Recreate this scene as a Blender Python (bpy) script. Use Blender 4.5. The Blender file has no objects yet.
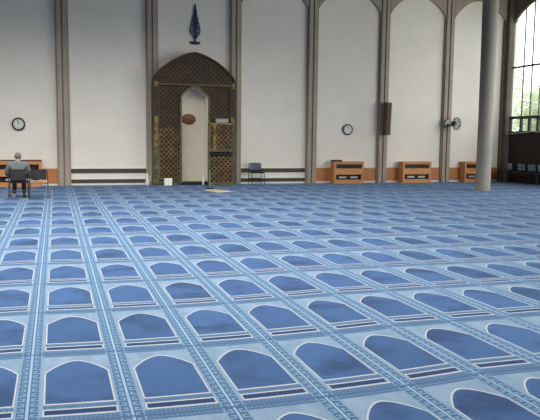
import bpy, bmesh, math, random
from mathutils import Vector, Matrix
random.seed(7)
PI = math.pi
SC = bpy.context.scene
COL = SC.collection
WALL = 18.5          # plane of the white panels of the qibla wall
XR = 17.7            # plane of the right wall
CEIL = 8.3

# ------------------------------------------------------------------ node helpers
class N:
    """a socket wrapped so that plain arithmetic makes Math nodes"""
    def __init__(s, nt, sock): s.nt, s.s = nt, sock
    def _m(s, op, *o, clamp=False):
        n = s.nt.nodes.new('ShaderNodeMath'); n.operation = op; n.use_clamp = clamp
        for i, v in enumerate((s,) + o):
            if isinstance(v, N): s.nt.links.new(v.s, n.inputs[i])
            else: n.inputs[i].default_value = v
        return N(s.nt, n.outputs[0])
    def __add__(s, o): return s._m('ADD', o)
    def __sub__(s, o): return s._m('SUBTRACT', o)
    def __mul__(s, o): return s._m('MULTIPLY', o)
    def __truediv__(s, o): return s._m('DIVIDE', o)
    def gt(s, o): return s._m('GREATER_THAN', o)
    def lt(s, o): return s._m('LESS_THAN', o)
    def fract(s): return s._m('FRACT')
    def floor(s): return s._m('FLOOR')
    def abs(s): return s._m('ABSOLUTE')
    def pow(s, o): return s._m('POWER', o)
    def sin(s): return s._m('SINE')
    def cos(s): return s._m('COSINE')
    def mx(s, o): return s._m('MAXIMUM', o)
    def mn(s, o): return s._m('MINIMUM', o)
    def inv(s): return (s * -1.0) + 1.0
    def between(s, a, b): return s.gt(a) * s.lt(b)
    def clamp(s): return s._m('ADD', 0.0, clamp=True)
    def step(s, a, b):
        n = s.nt.nodes.new('ShaderNodeMapRange'); n.interpolation_type = 'SMOOTHSTEP'
        s.nt.links.new(s.s, n.inputs[0]); n.inputs[1].default_value = a; n.inputs[2].default_value = b
        return N(s.nt, n.outputs[0])

def srgb(r, g, b):
    f = lambda c: (c / 255 / 12.92) if c / 255 <= .04045 else ((c / 255 + .055) / 1.055) ** 2.4
    return (f(r), f(g), f(b), 1)

def mix(nt, fac, a, b):
    n = nt.nodes.new('ShaderNodeMix'); n.data_type = 'RGBA'
    for v, i in ((fac, 0), (a, 6), (b, 7)):
        if isinstance(v, N): nt.links.new(v.s, n.inputs[i])
        else: n.inputs[i].default_value = v
    return N(nt, n.outputs[2])

def new_mat(name, rough=.6, metal=0., spec=.5):
    m = bpy.data.materials.new(name); m.use_nodes = True
    nt = m.node_tree; p = nt.nodes['Principled BSDF']
    p.inputs['Roughness'].default_value = rough; p.inputs['Metallic'].default_value = metal
    p.inputs['Specular IOR Level'].default_value = spec
    return m, nt, p

def coords(nt):
    t = nt.nodes.new('ShaderNodeTexCoord'); x = nt.nodes.new('ShaderNodeSeparateXYZ')
    nt.links.new(t.outputs['Object'], x.inputs[0])
    return t, [N(nt, x.outputs[i]) for i in range(3)]

def noise(nt, t, scale, detail=3., rough=.55, stretch=(1, 1, 1)):
    n = nt.nodes.new('ShaderNodeTexNoise'); mp = nt.nodes.new('ShaderNodeMapping')
    mp.inputs['Scale'].default_value = stretch
    nt.links.new(t.outputs['Object'], mp.inputs[0]); nt.links.new(mp.outputs[0], n.inputs['Vector'])
    n.inputs['Scale'].default_value = scale; n.inputs['Detail'].default_value = detail; n.inputs['Roughness'].default_value = rough
    return N(nt, n.outputs[0])

def plain(name, c, rough=.6, metal=0., var=.12, scale=6., spec=.5, stretch=(1, 1, 1), bump=0.):
    m, nt, p = new_mat(name, rough, metal, spec)
    t, _ = coords(nt)
    f = noise(nt, t, scale, stretch=stretch)
    c = srgb(*c)
    lo = tuple(v * (1 - var) for v in c[:3]) + (1,); hi = tuple(min(1, v * (1 + var)) for v in c[:3]) + (1,)
    nt.links.new(mix(nt, f.step(.25, .75), lo, hi).s, p.inputs['Base Color'])
    if bump:
        b = nt.nodes.new('ShaderNodeBump'); b.inputs['Strength'].default_value = bump; b.inputs['Distance'].default_value = .02
        nt.links.new(f.s, b.inputs['Height']); nt.links.new(b.outputs[0], p.inputs['Normal'])
    return m

M = {}
M['plaster'] = plain('plaster', (232, 227, 217), .9, var=.025, scale=1.2, spec=.1)
M['niche_plaster'] = plain('niche plaster', (216, 206, 190), .8, var=.03, scale=2, spec=.2)
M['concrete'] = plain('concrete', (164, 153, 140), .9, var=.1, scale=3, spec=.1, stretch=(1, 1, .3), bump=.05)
M['concrete_dark'] = plain('shaded concrete', (112, 103, 94), .9, var=.1, scale=3, spec=.1, bump=.05)  # darker copy of concrete; window-wall shade in the colour, less bounce off unseen walls
M['column_concrete'] = plain('column concrete', (134, 133, 126), .8, var=.06, scale=2.5, spec=.2, bump=.04)
M['ceiling'] = plain('ceiling paint', (92, 88, 82), .95, var=.06, scale=1, spec=.05)
M['dark_panel'] = plain('dark brown panel', (62, 54, 49), .7, var=.1, scale=4, spec=.2)
M['dark_slot'] = plain('dark slot', (80, 79, 74), .8, var=.08, scale=5, spec=.1)
M['white_paint'] = plain('white paint', (226, 224, 216), .6, var=.03)
M['white_gloss'] = plain('white plastic', (240, 240, 238), .4, var=.02)
M['black'] = plain('black metal', (28, 28, 30), .5, var=.1)
M['frame_grey'] = plain('dark grey tube', (58, 60, 64), .4, .3, var=.1)
M['frame_black'] = plain('black window frame', (46, 46, 46), .6, var=.1)
M['mullion'] = plain('weathered mullion', (120, 112, 104), .7, var=.1)
M['black_fabric'] = plain('black fabric', (24, 25, 30), .85, var=.15, scale=30)
M['teal_vinyl'] = plain('pale teal vinyl', (128, 158, 172), .35, var=.08, scale=12)
M['slate_vinyl'] = plain('slate blue vinyl', (88, 108, 128), .5, var=.1, scale=10)
M['tan_fabric'] = plain('tan fabric', (178, 146, 116), .8, var=.1, scale=20)
M['chrome'] = plain('grey metal', (140, 142, 144), .35, .8, var=.05)
M['grille_dark'] = plain('dark grille', (42, 36, 30), .7, var=.1)
M['silver'] = plain('silver radiator fin', (168, 168, 164), .45, .3, var=.1)
M['gold'] = plain('aged gold', (132, 112, 66), .45, .5, var=.6, scale=9)
M['verdigris'] = plain('verdigris bronze', (92, 92, 68), .55, .3, var=.5, scale=8)
M['bronze'] = plain('dark bronze', (66, 57, 44), .5, .4, var=.3, scale=8)
M['bronze_pale'] = plain('rubbed bronze', (92, 82, 64), .5, .3, var=.2, scale=8)
M['lit_lining'] = plain('lit lining', (240, 238, 232), .7, var=.02)
M['rim'] = plain('clock rim', (44, 46, 44), .5, var=.1)
M['face'] = plain('clock face', (214, 214, 206), .5, var=.02)
M['hand'] = plain('clock hand', (20, 20, 20), .5, var=.05)
M['speaker_wood'] = plain('speaker wood', (88, 54, 40), .55, var=.2, scale=12, stretch=(4, 4, .6))
M['speaker_cloth'] = plain('speaker cloth', (84, 75, 64), .9, var=.1, scale=60)
M['navy_tile'] = plain('navy glaze', (40, 48, 82), .4, var=.2, scale=20)
M['pale_tile'] = plain('pale glaze', (150, 158, 164), .4, var=.1, scale=20)
M['book'] = plain('grey book cloth', (128, 132, 130), .6, var=.1, scale=15)
M['rug'] = plain('beige rug', (206, 190, 160), .95, var=.12, scale=5)
M['rug_olive'] = plain('olive rug field', (158, 150, 112), .95, var=.2, scale=6)
M['rug_tan'] = plain('tan rug end', (196, 158, 112), .95, var=.2, scale=6)
M['skin'] = plain('skin', (138, 98, 80), .6, var=.08, scale=15)
M['hair'] = plain('grey hair', (98, 96, 92), .8, var=.25, scale=60)
M['jacket'] = plain('grey jacket cloth', (88, 95, 98), .9, var=.12, scale=9)
M['trousers'] = plain('dark trousers', (34, 35, 40), .9, var=.12, scale=12)
M['shoe'] = plain('shoe', (74, 66, 60), .6, var=.1)
M['shoe_sole'] = plain('pale shoe', (170, 164, 156), .7, var=.1)
M['bark'] = plain('bark', (92, 78, 62), .9, var=.2, scale=8)
M['leaf'] = plain('leaf green', (196, 206, 182), .7, var=.12, scale=2)
M['leaf2'] = plain('pale leaf green', (210, 214, 198), .7, var=.12, scale=2)
for k in ('leaf', 'leaf2'):  # both leaf colours are paled to carry the overexposed daylight
    nt = M[k].node_tree; tr = nt.nodes.new('ShaderNodeBsdfTranslucent'); tr.inputs[0].default_value = srgb(214, 226, 190)
    mx = nt.nodes.new('ShaderNodeMixShader'); mx.inputs[0].default_value = .5; ou = nt.nodes['Material Output']
    nt.links.new(nt.nodes['Principled BSDF'].outputs[0], mx.inputs[1]); nt.links.new(tr.outputs[0], mx.inputs[2]); nt.links.new(mx.outputs[0], ou.inputs[0])
M['ground'] = plain('ground', (130, 140, 112), .95, var=.2, scale=1)

def wood(name, c1, c2, stretch):
    m, nt, p = new_mat(name, .5, 0, .35)
    t, _ = coords(nt)
    f = noise(nt, t, 6, 5, .6, stretch)
    nt.links.new(mix(nt, f.step(.3, .7), srgb(*c1), srgb(*c2)).s, p.inputs['Base Color'])
    return m
M['wood'] = wood('orange veneer', (186, 126, 76), (208, 148, 96), (.5, .5, 4))
M['wood_dark'] = wood('reddish veneer', (176, 114, 70), (196, 134, 86), (.4, .4, 5))
M['plaque'] = wood('carved wood', (96, 64, 38), (132, 92, 58), (5, 5, 5))

def lattice(name, base, hi, hole, period=.165):
    """pierced star-and-cross metalwork: two interleaved lattices of holes over a bronze sheet"""
    m, nt, p = new_mat(name, .5, .25, .4)
    t, (x, y, z) = coords(nt)
    k = 2 * PI / period
    a = (x * k).cos() + (z * k).cos()                       # big holes
    b = ((x + z) * (k * .5) * 1.0).cos() * ((x - z) * (k * .5)).cos()
    c = (x * (k * 2)).cos() + (z * (k * 2)).cos()
    big = a.gt(1.05)
    small = (a * -1.0).gt(1.25)
    tiny = c.gt(1.5) * a.abs().lt(.5)
    h = big.mx(small).mx(tiny)
    v = noise(nt, t, 3.5, 4)
    v2 = noise(nt, t, 40, 2)
    col = mix(nt, v.step(.35, .7), srgb(*base), srgb(*hi))
    rid = (a.abs().lt(.16))
    col = mix(nt, rid * .55, col, srgb(*[min(255, q + 45) for q in hi]))
    col = mix(nt, v2.step(.45, .75) * .4, col, srgb(*base))
    col = mix(nt, h, col, srgb(*hole))
    nt.links.new(col.s, p.inputs['Base Color'])
    bp = nt.nodes.new('ShaderNodeBump'); bp.inputs['Strength'].default_value = .6; bp.inputs['Distance'].default_value = .02
    nt.links.new(h.inv().s, bp.inputs['Height']); nt.links.new(bp.outputs[0], p.inputs['Normal'])
    nt.links.new((h.inv() * .3).s, p.inputs['Metallic'])
    return m
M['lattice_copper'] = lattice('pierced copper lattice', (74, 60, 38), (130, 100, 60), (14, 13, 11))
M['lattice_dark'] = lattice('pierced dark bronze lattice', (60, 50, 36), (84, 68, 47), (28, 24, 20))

# ------------------------------------------------------------------ carpet
A, B = .6, 1.28262     # width and depth of one prayer place
def carpet_mat():
    m, nt, p = new_mat('prayer carpet', .95, 0, .08)
    t, (x, y, z) = coords(nt)
    # slight bow of the laid rows
    uu = x / A
    vv = y / B
    du = (uu - 2.4).mx(-2.6).mn(2.7)
    vv = vv + du * du * -.012 + .045
    cu, cv = uu.fract(), vv.fract()
    iu, iv = uu.floor(), vv.floor()
    wn = nt.nodes.new('ShaderNodeTexWhiteNoise'); wn.noise_dimensions = '2D'
    cb = nt.nodes.new('ShaderNodeCombineXYZ'); nt.links.new(iu.s, cb.inputs[0]); nt.links.new(iv.s, cb.inputs[1])
    nt.links.new(cb.outputs[0], wn.inputs['Vector'])
    rnd = N(nt, wn.outputs['Value'])
    a = (cu - .51).abs()
    def top(half, lo, rise): return ((a / half).mn(1.0).pow(1.75).inv() * rise) + lo
    out = a.lt(.358) * cv.gt(.205) * cv.lt(top(.358, .675, .195))
    inn = a.lt(.342) * cv.gt(.220) * cv.lt(top(.342, .667, .187))
    bo = a.lt(.362) * cv.between(.068, .152)
    bi = a.lt(.347) * cv.between(.083, .138)
    # greek key along the sides of each place
    e = cu.mn(cu.inv())                                 # distance to the column seam
    band = e.between(.014, .12)
    q = ((e - .014) / .106).inv()
    tt = (cv * 15.0).fract()
    key = q.lt(.18).mx(tt.lt(.2) * q.lt(.85)).mx(q.between(.62, .85) * tt.lt(.66)).mx(tt.between(.44, .66) * q.between(.36, .85))
    # greek key across the foot of each place
    band2 = cv.lt(.06).mx(cv.between(.152, .205) * a.lt(.358)).mx(cv.gt(.945))
    q2 = (cv / .06).fract()
    t2 = (cu * 22.0).fract()
    key2 = q2.between(.12, .3).mx(t2.lt(.22) * q2.lt(.85)).mx(q2.between(.6, .85) * t2.lt(.66))
    pil = noise(nt, t, 1.5, 4, .6)                      # brushed pile
    pil2 = noise(nt, t, 6., 3, .6, (1, .5, 1))
    fib = noise(nt, t, 90., 2, .6)
    pale = mix(nt, pil2.step(.3, .7), srgb(*PALE0), srgb(*PALE1))
    field = mix(nt, pil.step(.33, .55) , srgb(*FIELD0), srgb(*FIELD1))
    field = mix(nt, rnd * .35, field, srgb(*FIELD0))
    kb = mix(nt, key, srgb(*KEY0), srgb(*KEY1))
    kb2 = mix(nt, key2, srgb(*KEY0), srgb(*KEY2))
    col = mix(nt, band, pale, kb)
    col = mix(nt, e.lt(.014), col, srgb(*SEAM1))
    col = mix(nt, band2 * e.gt(.12), col, kb2)
    col = mix(nt, cv.lt(.012).mx(cv.gt(.994)), col, srgb(*KEY0))
    col = mix(nt, out.mx(bo), col, srgb(*LINE))
    col = mix(nt, bi, col, srgb(*BAR))
    col = mix(nt, inn, col, field)
    col = mix(nt, fib.step(.3, .8) * .18, col, srgb(*FIELD0))
    dk = nt.nodes.new('ShaderNodeVectorMath'); dk.operation = 'SCALE'; dk.inputs[3].default_value = CARPET_ALBEDO
    nt.links.new(col.s, dk.inputs[0]); nt.links.new(dk.outputs[0], p.inputs['Base Color'])
    p.inputs['Sheen Weight'].default_value = .28
    p.inputs['Sheen Roughness'].default_value = .5
    p.inputs['Sheen Tint'].default_value = srgb(160, 198, 250)
    bp = nt.nodes.new('ShaderNodeBump'); bp.inputs['Strength'].default_value = .25; bp.inputs['Distance'].default_value = .01
    nt.links.new(fib.s, bp.inputs['Height']); nt.links.new(bp.outputs[0], p.inputs['Normal'])
    return m
CARPET_ALBEDO = .52
PALE0, PALE1 = (117, 140, 162), (134, 158, 178)
FIELD0, FIELD1 = (28, 51, 88), (56, 90, 137)
KEY0, KEY1, KEY2 = (58, 88, 122), (114, 144, 168), (92, 122, 150)
LINE, BAR, SEAM1 = (186, 189, 190), (14, 34, 78), (146, 176, 200)

# ------------------------------------------------------------------ mesh helpers
class MB:
    def __init__(s): s.bm = bmesh.new()
    def box(s, x0, x1, y0, y1, z0, z1, bevel=0., rot=None, at=None):
        b = bmesh.new(); bmesh.ops.create_cube(b, size=1)
        for v in b.verts:
            v.co = Vector((x0 + (v.co.x + .5) * (x1 - x0), y0 + (v.co.y + .5) * (y1 - y0), z0 + (v.co.z + .5) * (z1 - z0)))
        if bevel: bmesh.ops.bevel(b, geom=b.edges[:], offset=bevel, segments=2, affect='EDGES', profile=.5)
        if rot:
            c = Vector(at) if at else Vector(((x0 + x1) / 2, (y0 + y1) / 2, (z0 + z1) / 2))
            bmesh.ops.rotate(b, cent=c, matrix=rot, verts=b.verts)
        return s._add(b)
    def _add(s, b):
        me = bpy.data.meshes.new('tmp'); b.to_mesh(me); b.free(); s.bm.from_mesh(me); bpy.data.meshes.remove(me); return s
    def prism(s, pts, d0, d1, axis='y', bevel=0.):
        """extrude a closed outline; axis y: pts are (x,z); z: pts are (x,y); x: pts are (y,z)"""
        f = {'y': lambda p, d: (p[0], d, p[1]), 'z': lambda p, d: (p[0], p[1], d), 'x': lambda p, d: (d, p[0], p[1])}[axis]
        b = bmesh.new()
        v0 = [b.verts.new(f(p, d0)) for p in pts]; v1 = [b.verts.new(f(p, d1)) for p in pts]
        b.faces.new(v0); b.faces.new(v1[::-1])
        n = len(pts)
        for i in range(n): b.faces.new((v0[i], v0[(i + 1) % n], v1[(i + 1) % n], v1[i]))
        bmesh.ops.recalc_face_normals(b, faces=b.faces)
        bmesh.ops.triangulate(b, faces=[q for q in b.faces if len(q.verts) > 4])
        if bevel: pass
        return s._add(b)
    def strip(s, outer, inner, d0, d1):
        """a band between two open polylines of equal length in the xz plane, given thickness along y"""
        b = bmesh.new(); n = len(outer)
        V = [[b.verts.new((p[0], d, p[1])) for p in L] for d in (d0, d1) for L in (outer, inner)]
        o0, i0, o1, i1 = V
        for k in range(n - 1):
            for q in ((o0[k], o0[k+1], i0[k+1], i0[k]), (o1[k], i1[k], i1[k+1], o1[k+1]), (o0[k], o1[k], o1[k+1], o0[k+1]), (i0[k], i0[k+1], i1[k+1], i1[k])): b.faces.new(q)
        b.faces.new((o0[0], i0[0], i1[0], o1[0])); b.faces.new((o0[-1], o1[-1], i1[-1], i0[-1]))
        bmesh.ops.recalc_face_normals(b, faces=b.faces)
        return s._add(b)
    def tube(s, pts, r, seg=8, cyclic=False):
        b = bmesh.new(); P = [Vector(p) for p in pts]; n = len(P); rings = []
        up = None
        for i, p in enumerate(P):
            a = P[(i - 1) % n] if (i or cyclic) else p; c = P[(i + 1) % n] if (i < n - 1 or cyclic) else p
            t = (c - a).normalized()
            if up is None: up = t.orthogonal().normalized()
            up = (up - t * up.dot(t)).normalized(); w = t.cross(up)
            rr = r[i] if isinstance(r, (list, tuple)) else r
            rings.append([b.verts.new(p + (up * math.cos(2*PI*k/seg) + w * math.sin(2*PI*k/seg)) * rr) for k in range(seg)])
        m = n if cyclic else n - 1
        for i in range(m):
            A_, B_ = rings[i], rings[(i + 1) % n]
            for k in range(seg): b.faces.new((A_[k], A_[(k+1) % seg], B_[(k+1) % seg], B_[k]))
        if not cyclic: b.faces.new(rings[0][::-1]); b.faces.new(rings[-1])
        bmesh.ops.recalc_face_normals(b, faces=b.faces)
        return s._add(b)
    def lathe(s, prof, seg=24, axis='z', c=(0, 0, 0)):
        """prof: (radius, height) pairs; closed with caps"""
        b = bmesh.new(); rings = []
        for r, h in prof:
            ring = []
            for k in range(seg):
                a = 2 * PI * k / seg; x, y = r * math.cos(a), r * math.sin(a)
                co = (x, y, h) if axis == 'z' else (x, h, y) if axis == 'y' else (h, x, y)
                ring.append(b.verts.new(Vector(co) + Vector(c)))
            rings.append(ring)
        for i in range(len(rings) - 1):
            for k in range(seg): b.faces.new((rings[i][k], rings[i][(k+1) % seg], rings[i+1][(k+1) % seg], rings[i+1][k]))
        b.faces.new(rings[0]); b.faces.new(rings[-1])
        bmesh.ops.recalc_face_normals(b, faces=b.faces)
        return s._add(b)
    def ball(s, c, r, seg=16):
        b = bmesh.new(); bmesh.ops.create_uvsphere(b, u_segments=seg, v_segments=seg // 2 + 2, radius=1)
        for v in b.verts: v.co = Vector((v.co.x * r[0], v.co.y * r[1], v.co.z * r[2])) + Vector(c)
        return s._add(b)
    def build(s, name, mat, parent=None, smooth=False, loc=None):
        me = bpy.data.meshes.new(name); s.bm.to_mesh(me); s.bm.free()
        me.materials.append(mat)
        if smooth:
            for f in me.polygons: f.use_smooth = True
        o = bpy.data.objects.new(name, me); COL.objects.link(o)
        if parent: o.parent = parent
        if loc: o.location = loc
        return o

def tag(o, label=None, cat=None, group=None, kind=None):
    for k, v in (('label', label), ('category', cat), ('group', group), ('kind', kind)):
        if v: o[k] = v
    return o
def thing(name, label, cat, loc, rz=0., group=None):
    o = bpy.data.objects.new(name, None); COL.objects.link(o); o.empty_display_size = .1
    o.location = loc; o.rotation_euler = (0, 0, rz)
    return tag(o, label, cat, group)
def struct(o, label=None): return tag(o, label, kind='structure')
def smooth_auto(o, ang=40):
    for f in o.data.polygons: f.use_smooth = True
    o.data.set_sharp_from_angle(angle=math.radians(ang))
    return o

def arch_pts(x0, x1, spring, rise, n=10, p=1.8, q=1.0):
    """points of a four-centred pointed arch from left spring to right spring"""
    c, h = (x0 + x1) / 2, (x1 - x0) / 2
    L = []
    for i in range(n + 1):
        a = 1 - i / n
        L.append((c - h * a, spring + rise * (1 - a ** p) ** q))
    return L + [(2 * c - x, z) for x, z in L[-2::-1]]

# ------------------------------------------------------------------ the setting
struct(MB().box(-9, XR + .4, -9, WALL + .4, -.3, 0).build('floor', M['dark_panel']))
def carpet():
    cm = carpet_mat()
    o = MB().box(-8.9, XR - .03, -8.9, WALL - .03, .0005, .012).build('prayer_carpet', cm)
    tag(o, 'blue fitted prayer carpet woven with rows of arched niches, covering the hall floor', 'carpet')
carpet()
struct(MB().box(-9, XR + .4, WALL, WALL + .4, 0, CEIL).build('wall_back', M['plaster']))
struct(MB().box(-9, XR + .4, -9, WALL + .4, CEIL, CEIL + .3).build('ceiling', M['ceiling']))

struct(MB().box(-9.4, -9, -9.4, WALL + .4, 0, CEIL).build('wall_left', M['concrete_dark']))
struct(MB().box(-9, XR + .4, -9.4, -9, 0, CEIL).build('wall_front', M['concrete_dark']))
PX = [-8.1, -5.25, -2.36, .48, 3.41, 6.345, 9.25, 12.15, 14.92]
PR = [(-.21, 0), (-.21, .07), (-.165, .07), (-.165, .15), (-.025, .15), (-.025, .08), (.025, .08), (.025, .15), (.165, .15), (.165, .07), (.21, .07), (.21, 0)]
for i, x in enumerate(PX):
    o = MB().prism([(x + a, WALL - b) for a, b in PR], 0, CEIL, 'z').build('trim_%d' % (i + 1), M['concrete'])
    struct(o, 'grooved concrete pilaster of the far wall')
ti = len(PX) + 1
# the corner pier, where the far wall meets the window wall
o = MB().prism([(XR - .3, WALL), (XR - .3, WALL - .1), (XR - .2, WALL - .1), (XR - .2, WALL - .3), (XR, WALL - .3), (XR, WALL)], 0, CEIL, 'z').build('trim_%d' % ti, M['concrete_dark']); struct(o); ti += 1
edges = [(PX[i] + .2, PX[i + 1] - .2) for i in range(len(PX) - 1)] + [(PX[-1] + .2, XR - .25)]
for a, b in edges:
    pts = arch_pts(a, b, 6.38, .72, p=2.0, q=.85)
    outline = pts + [(b, CEIL - .01), (a, CEIL - .01)]
    o = MB().prism(outline, WALL - .12, WALL - .001).build('trim_%d' % ti, M['concrete']); struct(o); ti += 1

# wainscot boards, white skirting, dark slots
def skirting(i, a, b):
    struct(MB().box(a, b, WALL - .03, WALL - .001, .012, .075).build('baseboard_back_%d' % i, M['white_paint']))
for k, i in enumerate((1, 2, 6, 7, 8)):
    a, b = edges[i]
    if i == 2: a, b = edges[2]
wains = [2, 6, 7, 8, 0]
for i in wains:
    a, b = edges[i][0] + .02, edges[i][1] - .02
    skirting(i, a, b)
    o = MB().box(a, b, WALL - .025, WALL - .001, .08, .58, .004).build('trim_%d' % ti, M['wood_dark']); struct(o); ti += 1
for i in (1, 3, 5):
    a, b = edges[i][0] + .02, edges[i][1] - .02
    skirting(i, a, b)
    for z0, z1 in ((.08, .21), (.425, .57)):
        # a dark slot with a thin white lip above it
        o = MB().box(a, b, WALL - .02, WALL - .001, z0, z1).build('trim_%d' % ti, M['dark_slot']); struct(o); ti += 1
        o = MB().box(a, b, WALL - .03, WALL - .001, z1, z1 + .02, .004).build('trim_%d' % ti, M['white_paint']); struct(o); ti += 1

# right wall with its arched window
WY0, WY1, SILL = 14.0, 18.30, 1.98
def right_wall():
    # below the sill: brown panel, backlit shade put into its dark colour
    struct(MB().box(XR, XR + .35, -9, WALL, 0, SILL).build('wall_right', M['dark_panel']))
    arch = arch_pts(WY0, WY1, 6.3, .85, p=2.0, q=.8)
    up = [(WY1, SILL), (WALL, SILL), (WALL, CEIL), (WY0 - .3, CEIL), (WY0 - .3, SILL), (WY0, SILL)] + arch
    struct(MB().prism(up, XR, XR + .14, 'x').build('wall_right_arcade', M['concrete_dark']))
    # further windows of the same wall towards the camera: only the piers between them
    for j, y in enumerate((13.7, 9.0, 4.3, -.4, -5.1)):
        if y < 13: struct(MB().box(XR, XR + .35, y - .3, y + .3, SILL, CEIL).build('wall_right_pier_%d' % j, M['concrete']))
    struct(MB().box(XR, XR + .35, -9, WY0 - .3, 7.2, CEIL).build('wall_right_head', M['concrete']))
    # window: frame, mullions, transom, lower casement, glass
    root = bpy.data.objects.new('window_1', None); COL.objects.link(root); root.location = (XR + .045, 0, 0)
    struct(root, 'tall arched window with thin mullions and a dark lower rail')
    inner = arch_pts(WY0 + .05, WY1 - .05, 6.28, .82, p=2.0, q=.8)
    outer = [(WY0, SILL)] + arch_pts(WY0, WY1, 6.3, .85, p=2.0, q=.8) + [(WY1, SILL)]
    inn = [(WY0 + .05, SILL)] + inner + [(WY1 - .05, SILL)]
    b = MB()
    bb = bmesh.new()
    n = len(outer); V = [[bb.verts.new((d, p[0], p[1])) for p in L] for d in (-.04, .04) for L in (outer, inn)]
    o0, i0, o1, i1 = V
    for k in range(n - 1):
        for q in ((o0[k], o0[k+1], i0[k+1], i0[k]), (o1[k], i1[k], i1[k+1], o1[k+1]), (o0[k], o1[k], o1[k+1], o0[k+1]), (i0[k], i0[k+1], i1[k+1], i1[k])): bb.faces.new(q)
    bmesh.ops.recalc_face_normals(bb, faces=bb.faces); b._add(bb)
    b.build('window_frame', M['mullion'], root)
    def top_at(y):
        c, h = (WY0 + WY1) / 2, (WY1 - WY0) / 2
        return 6.28 + .82 * max(0, 1 - (abs(y - c) / h) ** 2.0) ** .8
    ys = [WY1 - .74 - .5 * k for k in range(8)]
    for y in ys:
        if y > WY0 + .1: MB().box(-.02, .02, y - .022, y + .022, SILL + .62, top_at(y) - .02).build('mullion', M['mullion'], root)
    MB().box(-.03, .03, WY0 + .05, WY1 - .05, 4.53, 4.6).build('transom', M['frame_black'], root)
    MB().box(-.06, .05, WY0 + .05, WY1 - .05, SILL + .55, SILL + .66).build('lower_rail', M['frame_black'], root)
    MB().box(-.06, .05, WY0 + .05, WY1 - .05, SILL + .0, SILL + .07).build('sill_rail', M['frame_black'], root)
    for y in [WY1 - .09] + ys:
        if y > WY0 + .1: MB().box(-.045, .045, y - .05, y + .05, SILL + .07, SILL + .55).build('casement_post', M['frame_black'], root)
    gm = bpy.data.materials.new('window glass'); gm.use_nodes = True; nt = gm.node_tree; nt.nodes.clear()
    g = nt.nodes.new('ShaderNodeBsdfGlossy'); g.inputs['Roughness'].default_value = .02
    tr = nt.nodes.new('ShaderNodeBsdfTransparent'); mx = nt.nodes.new('ShaderNodeMixShader'); mx.inputs[0].default_value = .06
    ou = nt.nodes.new('ShaderNodeOutputMaterial')
    nt.links.new(tr.outputs[0], mx.inputs[1]); nt.links.new(g.outputs[0], mx.inputs[2]); nt.links.new(mx.outputs[0], ou.inputs[0])
    MB().prism([(WY0 + .03, SILL + .02)] + arch_pts(WY0 + .03, WY1 - .03, 6.28, .83, p=2.0, q=.8) + [(WY1 - .03, SILL + .02)], .0, .008, 'x').build('pane', gm, root)
    struct(MB().box(XR - .06, XR + .35, WY0 - .1, WY1 + .05, SILL - .05, SILL - .001, .01).build('trim_sill', M['dark_panel']))
right_wall()

# round column
o = MB().lathe([(.25, .0125), (.25, .04), (.243, .05), (.232, 2.4), (.24, 4.2), (.256, 6.4), (.258, CEIL)], 40, c=(13.66, 14.06, 0)).build('round_column', M['column_concrete'])
smooth_auto(o); struct(o, 'grey round concrete column standing on the carpet')

# ground and trees outside the window
struct(MB().box(XR + .5, 60, -12, 60, -.4, -.05).build('ground', M['ground']))
def tree(x, y, h, r, mat, label, seed):
    rnd = random.Random(seed)
    t = thing('tree', label, 'tree', (x, y, -.05), 0, 'trees outside the window')
    b = MB(); b.tube([(0, 0, 0), (.08, .03, h * .3), (-.05, .05, h * .55), (.03, 0, h * .85)], [.2, .16, .1, .03], 8)
    b.build('trunk', M['bark'], t)
    bm = bmesh.new()
    for k in range(2600):
        d = Vector((rnd.gauss(0, 1), rnd.gauss(0, 1), rnd.gauss(0, 1))).normalized() * (rnd.random() ** .45)
        c = Vector((d.x * r, d.y * r, h * .62 + d.z * h * .4))
        u = Vector((rnd.gauss(0, 1), rnd.gauss(0, 1), rnd.gauss(0, 1))).normalized(); w = u.orthogonal().normalized()
        s = .16 * (.6 + rnd.random())
        bm.faces.new([bm.verts.new(c + u * s), bm.verts.new(c + w * s * .5), bm.verts.new(c - u * s), bm.verts.new(c - w * s * .5)])
    me = bpy.data.meshes.new('crown'); bm.to_mesh(me); bm.free(); me.materials.append(mat)
    o = bpy.data.objects.new('crown', me); COL.objects.link(o); o.parent = t
tree(31.0, 38.0, 8.2, 2.3, M['leaf'], 'green tree outside the arched window, nearest the window jamb', 1)
tree(34.0, 33.5, 7.4, 2.1, M['leaf2'], 'paler green tree outside the arched window, beside the frame edge', 2)
tree(28.2, 29.4, 5.0, 1.6, M['leaf'], 'low bushy tree outside, right behind the window rail', 3)

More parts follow.
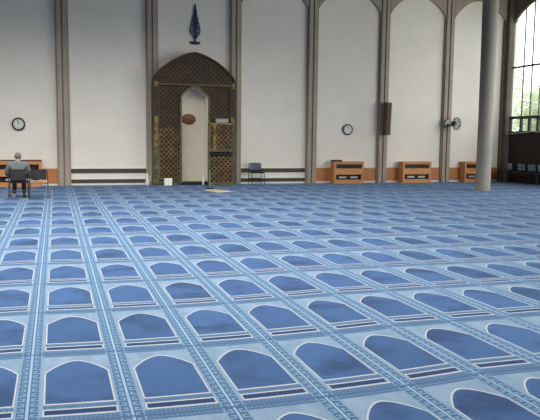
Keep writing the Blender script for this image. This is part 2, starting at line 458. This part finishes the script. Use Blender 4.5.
# ------------------------------------------------------------------ mihrab
MX = 4.815           # axis of the niche
def mihrab():
    t = thing('mihrab', 'tall bronze lattice prayer niche with pointed arch set between two pilasters', 'prayer niche', (MX, WALL, .012))
    F, Bk = -.44, -.02                       # front and back of the screen, local y
    XL, XRt = -1.445, 1.455
    # outer arch: steep shoulder, then nearly straight to the apex
    Lh = [(-1.445, 3.46), (-1.43, 3.62), (-1.33, 3.79), (-1.1, 4.02), (-.78, 4.25), (-.45, 4.42), (-.2, 4.51), (0, 4.55)]
    arch = Lh + [(-x, z) for x, z in Lh[-2::-1]]
    ins = [(x * .955, 3.46 + (z - 3.46) * .93) for x, z in arch]
    # tympanum between band and arch
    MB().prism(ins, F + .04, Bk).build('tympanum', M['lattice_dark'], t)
    MB().strip(arch, ins, F, Bk).build('arch_trim', M['bronze'], t)
    MB().box(-1.24, 1.24, F - .012, Bk, 3.40, 3.47, .006).build('cross_band', M['bronze_pale'], t)
    for s, nm in ((-1, 'left'), (1, 'right')):
        x0, x1 = sorted((s * 1.445, s * 1.215))
        MB().box(x0, x1, F, Bk, 0, 1.75, .012).build('border', M['verdigris'], t)
        MB().box(x0, x1, F, Bk, 1.75, 3.46, .012).build('border', M['bronze'], t)
        xs = sorted((s * 1.40, s * 1.27))
        MB().box(xs[0], xs[1], F - .02, F + .01, 1.05, 2.35, .008).build('gold_strip', M['gold'], t)
        MB().box(xs[0], xs[1], F - .02, F + .01, 3.33, 3.52, .008).build('corner_plaque', M['gold'], t)
        x0, x1 = sorted((s * 1.215, s * .515))
        MB().box(x0, x1, F + .04, Bk, .10, 2.0).build('lattice_panel', M['lattice_copper'], t)
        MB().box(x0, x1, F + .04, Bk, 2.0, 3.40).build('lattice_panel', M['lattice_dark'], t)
        MB().box(x0, x1, F + .01, Bk, 0, .10, .008).build('bottom_rail', M['verdigris'], t)
    # opening
    op = [(-.458, 0)] + arch_pts(-.458, .458, 3.02, .32, 8, 1.7, .9) + [(.458, 0)]
    fr = [(-.52, 0)] + arch_pts(-.52, .52, 3.04, .37, 8, 1.7, .9) + [(.52, 0)]
    MB().strip(fr, op, F - .01, Bk).build('niche_frame', M['verdigris'], t)
    lint = arch_pts(-.52, .52, 3.04, .36, 8, 1.7, .9) + [(.52, 3.405), (-.52, 3.405)]
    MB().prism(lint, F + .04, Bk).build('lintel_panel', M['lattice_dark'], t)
    lo = [(-.457, .1)] + arch_pts(-.457, .457, 3.02, .318, 8, 1.7, .9) + [(.457, .1)]
    li = [(-.447, .1)] + arch_pts(-.447, .447, 3.02, .31, 8, 1.7, .9) + [(.447, .1)]
    MB().strip(lo, li, F + .02, Bk).build('niche_lining', M['niche_plaster'], t)
    MB().box(.433, .4465, F + .03, Bk - .03, .12, 3.0).build('lit_return', M['lit_lining'], t)  # paler strip: light falling on the right return put into the colour
    MB().prism([(-.453, .1)] + arch_pts(-.453, .453, 3.02, .31, 8, 1.7, .9) + [(.453, .1)], Bk - .02, Bk).build('niche_back', M['niche_plaster'], t)
    MB().box(-.453, .453, F + .06, Bk, 0, .11, .006).build('step', M['black'], t)
    return t
mihrab()
o = MB().lathe([(.02, -.04), (.23, -.035), (.25, -.015), (.255, 0)], 32, 'y').build('oval_plaque', M['plaque'], smooth=True)
o.scale = (1, 1, .72); o.location = (4.665, WALL - .047, 2.29)
smooth_auto(o, 50)
tag(o, 'brown oval wooden plaque on the pale back of the niche', 'plaque')

def pulpit():
    t = thing('pulpit', 'raised bronze lattice pulpit box standing right of the niche opening', 'pulpit', (5.66, 17.72, .012))
    for s in (-1, 1):
        MB().box(s * .43 - .035, s * .43 + .035, -.03, .05, 0, 2.15, .008).build('post', M['verdigris'], t)
        MB().ball((s * .43, .01, 2.19), (.05, .05, .05), 12).build('finial', M['gold'], t, True)
    MB().box(-.395, .395, -.01, .03, 1.24, 2.08).build('upper_panel', M['lattice_copper'], t)
    MB().box(-.395, .395, -.01, .03, .12, 1.02).build('lower_panel', M['lattice_copper'], t)
    MB().box(-.30, -.18, -.035, -.011, 1.2, 2.1, .006).build('gold_strip', M['gold'], t)
    MB().box(-.395, .395, -.03, .05, 2.08, 2.15, .01).build('handrail', M['gold'], t)
    MB().box(-.395, .395, -.03, .05, 1.16, 1.24, .01).build('middle_rail', M['verdigris'], t)
    MB().box(-.395, .395, -.05, .3, 1.06, 1.12, .006).build('ledge', M['black'], t)
    MB().box(-.395, .395, -.03, .05, 0, .12, .01).build('bottom_rail', M['verdigris'], t)
    MB().box(-.35, .35, .05, .3, 2.04, 2.15, .008).build('desk', M['verdigris'], t)
pulpit()
t = thing('book', 'grey closed book lying on the pulpit rail', 'book', (5.70, 17.86, 2.165))
MB().box(-.225, .225, -.1, .1, 0, .022, .004).build('cover', M['book'], t)
MB().box(-.215, .22, -.09, .095, .0225, .1295, .004).build('pages', M['silver'], t)
MB().box(-.225, .225, -.1, .1, .13, .152, .004).build('cover', M['book'], t)

# cypress wall motif
t = thing('wall_ornament', 'dark blue cypress tree motif on the white wall above the prayer niche', 'wall ornament', (4.90, WALL, 4.88))
pts = []
hh = [(0, .17), (.05, .18), (.10, .25), (.155, .33), (.18, .43), (.175, .55), (.15, .66), (.115, .78), (.085, .92), (.06, 1.06), (.035, 1.2), (.0, 1.36)]
right = []
for i in range(len(hh) - 1):
    (r0, z0), (r1, z1) = hh[i], hh[i + 1]
    right.append((r0, z0)); right.append(((r0 + r1) / 2 + .016, (z0 + z1) / 2 + .01))
right.append(hh[-1])
pts = right + [(-x, z) for x, z in right[-2:0:-1]]
def speck():
    m, nt, p = new_mat('speckled glaze', .4, 0, .4)
    tt, (x, y, z) = coords(nt)
    v = nt.nodes.new('ShaderNodeTexVoronoi'); v.inputs['Scale'].default_value = 24
    nt.links.new(tt.outputs['Object'], v.inputs['Vector'])
    d = N(nt, v.outputs['Distance'])
    e = (x.abs() * 5.5).step(.1, .95)
    col = mix(nt, d.gt(.42).mx(x.abs().lt(.045)), srgb(140, 148, 154), srgb(34, 42, 72))
    nt.links.new(col.s, p.inputs['Base Color']); return m
MB().prism(pts, -.03, -.002).build('foliage', speck(), t)
MB().prism([(-.028, .05), (.028, .05), (.022, .2), (-.022, .2)], -.04, -.002).build('stem', M['navy_tile'], t)
base = [(-.08, -.02), (.08, -.02), (.15, .0), (.185, .05), (.185, .09), (.12, .075), (.04, .085), (-.04, .085), (-.12, .075), (-.185, .09), (-.185, .05), (-.15, .0)]
MB().prism(base, -.035, -.002).build('base_dish', M['navy_tile'], t)

# ------------------------------------------------------------------ clocks
def clock(x, z, label, hm):
    t = thing('wall_clock', label, 'clock', (x, WALL, z), 0, 'wall clocks')
    MB().lathe([(.20, -.001), (.21, -.03), (.20, -.06), (.165, -.062), (.16, -.04)], 40, 'y').build('rim', M['rim'], t, True)
    MB().lathe([(.162, -.038), (.162, -.046)], 40, 'y').build('dial', M['face'], t)
    for k in range(12):
        a = k * PI / 6; r = .135
        MB().box(-.006, .006, -.05, -.0465, r - .018, r + .018, rot=Matrix.Rotation(a, 3, 'Y'), at=(0, -.048, 0)).build('hour_mark', M['hand'], t)
    for L, w, a in ((.085, .009, hm[0]), (.125, .006, hm[1])):
        MB().box(-w, w, -.056, -.051, -.02, L, rot=Matrix.Rotation(a, 3, 'Y'), at=(0, -.053, 0)).build('hand', M['hand'], t)
clock(-.92, 2.03, 'round black rimmed clock on the wall above the seated man', (-.35, -.1))
clock(10.72, 2.02, 'round dark rimmed clock on the wall above a wooden radiator cabinet', (.2, .05))

# ------------------------------------------------------------------ radiator cabinets
def cabinet(x0, x1, label, H=.81, top='wood'):
    t = thing('radiator_cabinet', label, 'cabinet', ((x0 + x1) / 2, WALL - .03, .012), 0, 'wooden radiator cabinets along the far wall')
    h = (x1 - x0) / 2; D = -.37
    for s in (-1, 1): MB().box(min(s*h, s*(h-.08)), max(s*h, s*(h-.08)), D, 0, 0, H - .03, .005).build('side_panel', M['wood'], t)
    MB().box(-h - .015, h + .015, D - .015, 0, H - .03, H, .006).build('top', M[top], t)
    MB().box(-h + .08, h - .08, D, D + .03, .33, .56, .003).build('front_panel', M['wood'], t)
    MB().box(-h + .08, h - .08, D, D + .03, 0, .14, .003).build('plinth', M['wood'], t)
    MB().box(-h + .08, h - .08, D, D + .03, .715, H - .03, .003).build('top_rail', M['wood'], t)
    MB().box(-h + .08, h - .08, D + .05, D + .06, .56, .715).build('grille', M['grille_dark'], t)
    for k in range(4): MB().box(-h + .08, h - .08, D + .03, D + .05, .585 + k * .035, .592 + k * .035).build('slat', M['bronze'], t)
    MB().box(-h + .08, h - .08, D + .1, D + .11, .14, .33).build('grille', M['grille_dark'], t)
    for k in (-1, 1): MB().box(k * h * .38 - .15, k * h * .38 + .15, D + .05, D + .09, .19, .26, .005).build('radiator_fin', M['silver'], t)
cabinet(-1.62, -.24, 'wooden radiator cabinet on the far wall in front of the seated man', .86, 'speaker_wood')
cabinet(10.05, 11.25, 'wooden radiator cabinet below the clock beside a pilaster, with a black case on top')
cabinet(12.9, 14.12, 'wooden radiator cabinet between two pilasters, below the brown speaker and the fan')
cabinet(15.63, 16.83, 'wooden radiator cabinet partly hidden behind the round column')
t = thing('black_case', 'flat black case lying on the radiator cabinet under the clock', 'case', (10.22, WALL - .2, .8225))
MB().box(-.19, .19, -.1, .1, 0, .045, .01).build('case_body', M['black_fabric'], t)
MB().box(-.19, .19, -.1, .1, .0455, .06, .006).build('case_lid', M['black_fabric'], t)

# ------------------------------------------------------------------ speaker and fan
t = thing('column_speaker', 'tall brown wooden column speaker hung on a concrete pilaster', 'speaker', (12.17, WALL - .15, 1.84), math.radians(12))
tl = Matrix.Rotation(math.radians(2.5), 3, 'X')
MB().box(-.11, .11, -.25, -.04, 0, 1.22, .008, tl, (0, -.04, 0)).build('speaker_box', M['speaker_wood'], t)
MB().box(-.085, .095, -.262, -.252, .05, 1.17, .004, tl, (0, -.04, 0)).build('speaker_grille', M['speaker_cloth'], t)
MB().box(-.05, .05, -.045, .0, .5, .7).build('wall_bracket', M['black'], t)

t = thing('wall_fan', 'grey wall fan with round wire guard mounted on a concrete pilaster', 'fan', (14.92, WALL - .15, 2.3))
MB().lathe([(.13, 0), (.155, -.02), (.16, -.07), (.13, -.1), (.05, -.12)], 28, 'y', (-.08, 0, 0)).build('mount', M['chrome'], t, True)
MB().tube([(-.12, -.08, -.05), (-.05, -.2, -.06), (.06, -.3, -.02)], .025, 8).build('arm', M['black'], t)
fr = Matrix.Rotation(math.radians(28), 3, 'Z')
fc = Vector((.12, -.36, 0))
def fp(x, y, z): return tuple(fr @ Vector((x, y, z)) + fc)
b = MB(); b.lathe([(.06, .16), (.10, .13), (.10, -.01), (.04, -.05)], 20, 'y')
bmesh.ops.rotate(b.bm, cent=(0, 0, 0), matrix=fr, verts=b.bm.verts); bmesh.ops.translate(b.bm, vec=fc, verts=b.bm.verts)
b.build('motor', M['black'], t, True)
for k in range(3):
    a = k * 2 * PI / 3 + .3
    b = MB(); b.prism([(.03, -.02), (.12, -.07), (.2, -.05), (.21, .03), (.12, .06), (.03, .02)], -.075, -.068)
    bmesh.ops.rotate(b.bm, cent=(0, 0, 0), matrix=Matrix.Rotation(a, 3, 'Y'), verts=b.bm.verts)
    bmesh.ops.rotate(b.bm, cent=(0, 0, 0), matrix=fr, verts=b.bm.verts); bmesh.ops.translate(b.bm, vec=fc, verts=b.bm.verts)
    b.build('blade', M['silver'], t)
b = MB()
for r, y in ((.24, -.02), (.245, -.07), (.22, -.13), (.15, -.15), (.07, -.155)):
    b.tube([fp(r * math.cos(2*PI*k/28), y, r * math.sin(2*PI*k/28)) for k in range(28)], .0055 if r < .24 else .009, 6, True)
for k in range(16):
    a = 2 * PI * k / 16; c, s = math.cos(a), math.sin(a)
    b.tube([fp(.07*c, -.155, .07*s), fp(.15*c, -.15, .15*s), fp(.22*c, -.13, .22*s), fp(.245*c, -.07, .245*s), fp(.24*c, -.02, .24*s), fp(.07*c, .06, .07*s)], .0045, 5)
b.build('wire_guard', M['rim'], t)

# ------------------------------------------------------------------ chairs
def chair(x, y, rz, label, group, seat_m, back_m, frame_m, lo=.50, z=.0165):
    """origin on the floor below the seat; the sitter faces local +y"""
    t = thing('stacking_chair', label, 'chair', (x, y, z), rz, group)
    w = .22
    MB().box(-w, w, -.2, .22, .40, .45, .018).build('seat', seat_m, t)
    tl = Matrix.Rotation(math.radians(-7), 3, 'X')
    b = MB()
    # gently curved padded back
    prof = [(-.215, -.01), (-.12, -.035), (0, -.045), (.12, -.035), (.215, -.01), (.215, -.035), (.12, -.06), (0, -.07), (.12 * -1, -.06), (-.215, -.035)]
    b.prism([(px * .92, py - .19) for px, py in prof], lo, .76, 'z')
    bmesh.ops.bevel(b.bm, geom=[e for e in b.bm.edges if abs(e.verts[0].co.z - e.verts[1].co.z) < .001 and e.calc_face_angle(0) > .8], offset=.01, segments=2, affect='EDGES')
    bmesh.ops.rotate(b.bm, cent=(0, -.2, .45), matrix=tl, verts=b.bm.verts)
    b.build('backrest', back_m, t)
    for s in (-1, 1):
        MB().tube([(s*.235, .2, 0), (s*.225, .18, .41)], .012, 8).build('leg', frame_m, t)
        MB().tube([(s*.24, -.25, 0), (s*.23, -.19, .41)], .012, 8).build('leg', frame_m, t)
        MB().tube([(s*.232, .2, .415), (s*.232, -.18, .415), (s*.228, -.21, .46), (s*.222, -.25, .74)], .011, 8).build('side_rail', frame_m, t)
    MB().tube([(-.236, -.22, .2), (.236, -.22, .2)], .009, 6).build('stretcher', frame_m, t)
    return t
chair(-.74, 13.86, 0, 'black stacking chair with the man in the grey jacket sitting on it', 'black chairs facing the far wall', M['black_fabric'], M['black_fabric'], M['frame_grey'], .47)
chair(-.235, 13.80, 0, 'empty black stacking chair just right of the seated man', 'black chairs facing the far wall', M['tan_fabric'], M['black_fabric'], M['frame_grey'], .50)
chair(7.06, 18.12, PI, 'slate blue chair with dark legs alone against the white wall right of the mihrab', None, M['black_fabric'], M['slate_vinyl'], M['black'])
for x, y, rz, lab in ((17.22, 17.75, math.radians(76), 'pale teal backed dark chair in the corner right of the round column'),
                      (17.25, 17.02, PI / 2, 'pale teal backed dark chair under the window, next after the corner chair'),
                      (17.25, 16.42, PI / 2, 'pale teal backed dark chair under the window, second after the corner chair'),
                      (17.25, 15.86, PI / 2, 'pale teal backed dark chair under the window, at the edge of the picture')):
    chair(x, y, rz, lab, 'teal backed chairs under the window', M['black_fabric'], M['teal_vinyl'], M['black'])

# ------------------------------------------------------------------ small things by the mihrab
t = thing('microphone_stand', 'short thin grey microphone stand on the carpet before the pulpit', 'microphone stand', (4.93, 16.2, .0125))
MB().lathe([(.15, 0), (.15, .02), (.04, .05), (.015, .055)], 24).build('base', M['black'], t)
MB().tube([(0, 0, .03), (0, 0, .62)], .015, 8).build('pole', M['chrome'], t)
MB().tube([(0, 0, .62), (0, .03, .68)], [.014, .022], 10).build('microphone', M['black'], t)

t = thing('small_rug', 'small beige prayer rug laid askew on the blue carpet before the pulpit', 'rug', (0, 0, .0125))
q = [Vector((4.45, 15.72)), Vector((5.02, 16.1)), Vector((5.66, 14.98)), Vector((4.95, 14.55))]
q = [Vector((4.66, 15.82)), Vector((5.08, 15.95)), Vector((5.36, 14.96)), Vector((4.88, 14.78))]
c = sum(q, Vector((0, 0))) / 4
MB().prism([tuple(p) for p in q], 0, .008, 'z').build('border', M['rug'], t)
MB().prism([tuple(c + (p - c) * .72) for p in q], .0081, .0095, 'z').build('field', M['rug_olive'], t)

t = thing('white_box', 'small white box standing on the carpet against the left lattice panel', 'box', (3.86, 17.96, .012))
MB().box(-.135, .135, -.06, .06, 0, .25, .012).build('box_body', M['white_gloss'], t)
MB().box(-.12, .12, -.066, -.061, .02, .23, .003).build('front_cover', M['white_gloss'], t)

t = thing('white_bottle', 'slim white bottle standing at the right edge of the niche opening', 'bottle', (5.09, 17.98, .012))
MB().lathe([(.03, 0), (.045, .01), (.045, .2), (.03, .25), (.016, .29), (.016, .33)], 20).build('bottle_body', M['white_gloss'], t, True)
MB().lathe([(.022, .331), (.022, .37), (.01, .38)], 16).build('cap', M['white_gloss'], t)
t = thing('white_jug', 'pale grey jug standing at the foot of the pilaster left of the mihrab', 'jug', (3.17, 18.1, .012))
MB().lathe([(.045, 0), (.06, .02), (.065, .14), (.04, .22), (.03, .3), (.038, .36)], 20).build('jug_body', M['white_paint'], t, True)
MB().tube([(.035, 0, .33), (.09, 0, .3), (.095, 0, .2), (.06, 0, .14)], .01, 8).build('handle', M['white_paint'], t)
MB().lathe([(.036, .361), (.03, .39), (.012, .41), (.012, .43)], 16).build('lid', M['white_paint'], t)

o = MB().tube([(XR - .12, 18.9 - .55, 1.93), (XR - .12, 17.8, 1.955), (XR - .1, 17.2, 1.99), (XR - .1, 16.75, 2.03), (XR - .1, 16.2, 1.99)], .012, 8).build('pale_rod', M['white_paint'])
tag(o, 'thin pale rod running along the dark windowsill', 'rod')

# ------------------------------------------------------------------ the seated man
def skin_mesh(chains, radii, voxel=None, sub=1, extra=None):
    """chains: lists of (key, position); shared keys join; returns a baked mesh"""
    idx, V, E_, roots = {}, [], [], {0}
    for ch in chains:
        prev = None
        if ch[0][0] not in idx: roots.add(len(V))
        for k, p in ch:
            if k not in idx: idx[k] = len(V); V.append(p)
            if prev is not None: E_.append((prev, idx[k]))
            prev = idx[k]
    me = bpy.data.meshes.new('sk'); me.from_pydata(V, E_, [])
    o = bpy.data.objects.new('sk', me); COL.objects.link(o)
    sk = o.modifiers.new('s', 'SKIN'); sk.use_smooth_shade = True
    for k, i in idx.items():
        r = radii[k]; r = r if isinstance(r, tuple) else (r, r)
        me.skin_vertices[0].data[i].radius = r; me.skin_vertices[0].data[i].use_root = i in roots
    ss = o.modifiers.new('u', 'SUBSURF'); ss.levels = sub; ss.render_levels = sub
    dg = bpy.context.evaluated_depsgraph_get()
    m1 = bpy.data.meshes.new_from_object(o.evaluated_get(dg))
    bpy.data.objects.remove(o)
    if extra:
        b = MB(); b.bm.from_mesh(m1); extra(b); m1 = bpy.data.meshes.new('sk2'); b.bm.to_mesh(m1); b.bm.free()
    if voxel:
        o = bpy.data.objects.new('vx', m1); COL.objects.link(o)
        r = o.modifiers.new('r', 'REMESH'); r.mode = 'VOXEL'; r.voxel_size = voxel; r.use_smooth_shade = True
        s_ = o.modifiers.new('sm', 'SMOOTH'); s_.iterations = 3; s_.factor = .5
        dg = bpy.context.evaluated_depsgraph_get()
        m2 = bpy.data.meshes.new_from_object(o.evaluated_get(dg)); bpy.data.objects.remove(o); m1 = m2
    for f in m1.polygons: f.use_smooth = True
    return m1
def link_mesh(name, me, mat, parent):
    me.name = name; me.materials.clear(); me.materials.append(mat)
    o = bpy.data.objects.new(name, me); COL.objects.link(o); o.parent = parent; return o

def man():
    t = thing('person', 'grey-haired person in a grey jacket and dark trousers sitting with back turned', 'person', (-.745, 13.89, .0135))
    J = {'pel': (0, -.03, .53), 'wa': (0, -.06, .66), 'ch': (0, -.07, .82), 'nb': (0, -.03, .95), 'nk': (0, .0, 1.0), 'hd': (0, .03, 1.08)}
    ch = [[(k, J[k]) for k in ('pel', 'wa', 'ch', 'nb', 'nk', 'hd')]]
    R = {'pel': .12, 'wa': .11, 'ch': .12, 'nb': .07, 'nk': .052, 'hd': .06}
    jc = [[(k, J[k]) for k in ('pel', 'wa', 'ch', 'nb')]]; JR = {'pel': (.175, .14), 'wa': (.17, .135), 'ch': (.175, .13), 'nb': (.085, .08)}
    tc, TR = [], {}
    for s, n in ((-1, 'l'), (1, 'r')):
        sh, el, wr = (s*.20, -.05, .885), (s*.285, -.03, .64), (s*.17, .22, .56)
        ch.append([('ch', J['ch']), ('sh'+n, sh), ('el'+n, el), ('wr'+n, wr), ('pa'+n, (s*.145, .30, .56))])
        R.update({'sh'+n: .06, 'el'+n: .042, 'wr'+n: .028, 'pa'+n: (.036, .018)})
        jc.append([('ch', J['ch']), ('sh'+n, sh), ('up'+n, (s*.255, -.05, .77)), ('el'+n, el), ('fo'+n, (s*.225, .1, .6)), ('cu'+n, (s*.18, .2, .565))])
        JR.update({'sh'+n: .088, 'up'+n: .078, 'el'+n: .068, 'fo'+n: .058, 'cu'+n: .048})
        for f in range(4):
            dx = (f - 1.5) * .02; L = (.062, .075, .07, .055)[f]
            b0 = Vector((s*.145 + dx, .335, .562)); b1 = b0 + Vector((dx*.15, L*.55, .004)); b2 = b1 + Vector((0, L*.4, -.028))
            ch.append([('pa'+n, (s*.145, .30, .56)), (f'a{f}'+n, tuple(b0)), (f'b{f}'+n, tuple(b1)), (f'c{f}'+n, tuple(b2))])
            R.update({f'a{f}'+n: .0095, f'b{f}'+n: .0088, f'c{f}'+n: .0075})
        ch.append([('pa'+n, (s*.145, .30, .56)), ('t0'+n, (s*.108, .315, .555)), ('t1'+n, (s*.092, .345, .548))])
        R.update({'t0'+n: .011, 't1'+n: .0085})
        hip, kn, an = (s*.095, .03, .545), (s*.115, .40, .5), (s*.125, .26, .1)
        ch.append([('pel', J['pel']), ('hp'+n, hip), ('kn'+n, kn), ('an'+n, an), ('ft'+n, (s*.13, .38, .04))])
        R.update({'hp'+n: .075, 'kn'+n: .052, 'an'+n: .034, 'ft'+n: .034})
        tc.append([('pl'+n, (s*.05, -.05, .55)), ('hp'+n, (s*.095, .03, .545)), ('th'+n, (s*.105, .22, .53)), ('kn'+n, kn), ('cf'+n, (s*.12, .35, .3)), ('an'+n, (s*.125, .275, .08))])
        TR.update({'pl'+n: (.12, .1), 'hp'+n: .098, 'th'+n: .083, 'kn'+n: .07, 'cf'+n: .066, 'an'+n: .058})
    def head(b):
        b.ball((0, .045, 1.095), (.072, .092, .106), 24)
        b.ball((0, .075, 1.045), (.058, .065, .055), 18)                    # jaw
        b.ball((0, .143, 1.075), (.013, .02, .024), 10)                     # nose
        for s in (-1, 1): b.ball((s*.08, .03, 1.085), (.012, .02, .032), 10)   # ears
        b.ball((0, .13, 1.035), (.024, .012, .009), 10)                     # lips
        b.ball((0, .125, 1.115), (.05, .016, .012), 10)                     # brow
    link_mesh('body', skin_mesh(ch, R, .009, 1, head), M['skin'], t)
    link_mesh('jacket', skin_mesh(jc, JR, .014, 2), M['jacket'], t)
    link_mesh('trousers', skin_mesh(tc, TR, .013, 2), M['trousers'], t)
    hb = MB(); hb.ball((0, .036, 1.102), (.079, .096, .110), 28)
    # short hair: keep the sides and back, thin on the crown, open at the face
    dele = [v for v in hb.bm.verts if v.co.y > .085 and v.co.z < 1.16 or v.co.z < 1.035]
    bmesh.ops.delete(hb.bm, geom=dele, context='VERTS')
    hb.build('hair', M['hair'], t, True)
    for s in (-1, 1):
        b = MB(); b.prism([(-.035, -.02), (.035, -.02), (.044, .08), (.044, .18), (.02, .24), (-.02, .24), (-.044, .18), (-.044, .08)], 0, .03, 'z')
        b.ball((0, .06, .046), (.04, .085, .044), 14); b.ball((0, .15, .03), (.04, .08, .028), 14)
        o = b.build('shoe', M['shoe_sole'] if s < 0 else M['shoe'], t, True); o.location = (s*.125, .2, 0)
    # collar
    pts = [(.068*math.cos(2*PI*k/20), -.018 + .062*math.sin(2*PI*k/20), .975 + .012*math.sin(2*PI*k/20)) for k in range(20)]
    MB().tube(pts, .016, 8, True).build('collar', M['jacket'], t, True)
man()

# ------------------------------------------------------------------ light, world, camera
w = bpy.data.worlds.new('sky'); SC.world = w; w.use_nodes = True
bg = w.node_tree.nodes['Background']; bg.inputs[0].default_value = (.93, .97, 1, 1); bg.inputs[1].default_value = 3.2
def area(name, loc, rot, sx, sy, power, col=(1, 1, 1)):
    l = bpy.data.lights.new(name, 'AREA'); l.shape = 'RECTANGLE'; l.size = sx; l.size_y = sy; l.energy = power; l.color = col
    o = bpy.data.objects.new(name, l); COL.objects.link(o); o.location = loc; o.rotation_euler = rot; return o
d = area('ceiling_fill', (-.5, 5.5, CEIL - .1), (0, 0, 0), 15, 15, 4000, (1, .965, .92)); d.data.spread = math.radians(136)  # unseen ceiling lamp, added to grade the light on the far wall
area('left_fill', (-8.8, 3, 2.2), (0, -PI / 2 + .35, 0), 2.5, 16, 170, (1, .98, .95))  # added lamp before the solid left wall, lifts the floor on the left
area('right_fill', (XR - .25, 10.2, 2.2), (0, PI / 2, math.radians(-38)), 2.6, 6, 420, (1, .97, .92))  # added lamp inside the window wall, turned to brighten the far right bays
c = bpy.data.cameras.new('camera'); co = bpy.data.objects.new('camera', c); COL.objects.link(co); SC.camera = co
c.sensor_fit = 'HORIZONTAL'; c.sensor_width = 36; c.lens = 45.294; c.clip_end = 300
yaw, pit, roll = .3065, .1045, .011
cy, sy = math.cos(yaw), math.sin(yaw)
Fv = Vector((sy * math.cos(pit), cy * math.cos(pit), -math.sin(pit))); Rv = Vector((cy, -sy, 0)); Uv = Rv.cross(Fv)
R2 = Rv * math.cos(roll) + Uv * math.sin(roll); U2 = -Rv * math.sin(roll) + Uv * math.cos(roll)
mt = Matrix((R2, U2, -Fv)).transposed().to_4x4(); mt.translation = (.19128, -5.21352, 1.64322)
co.matrix_world = mt
SC.view_settings.view_transform = 'Standard'; SC.view_settings.look = 'None'
SC.view_settings.exposure = 0; SC.view_settings.gamma = 1
SC.cycles.use_denoising = True
SC.cycles.max_bounces = 8
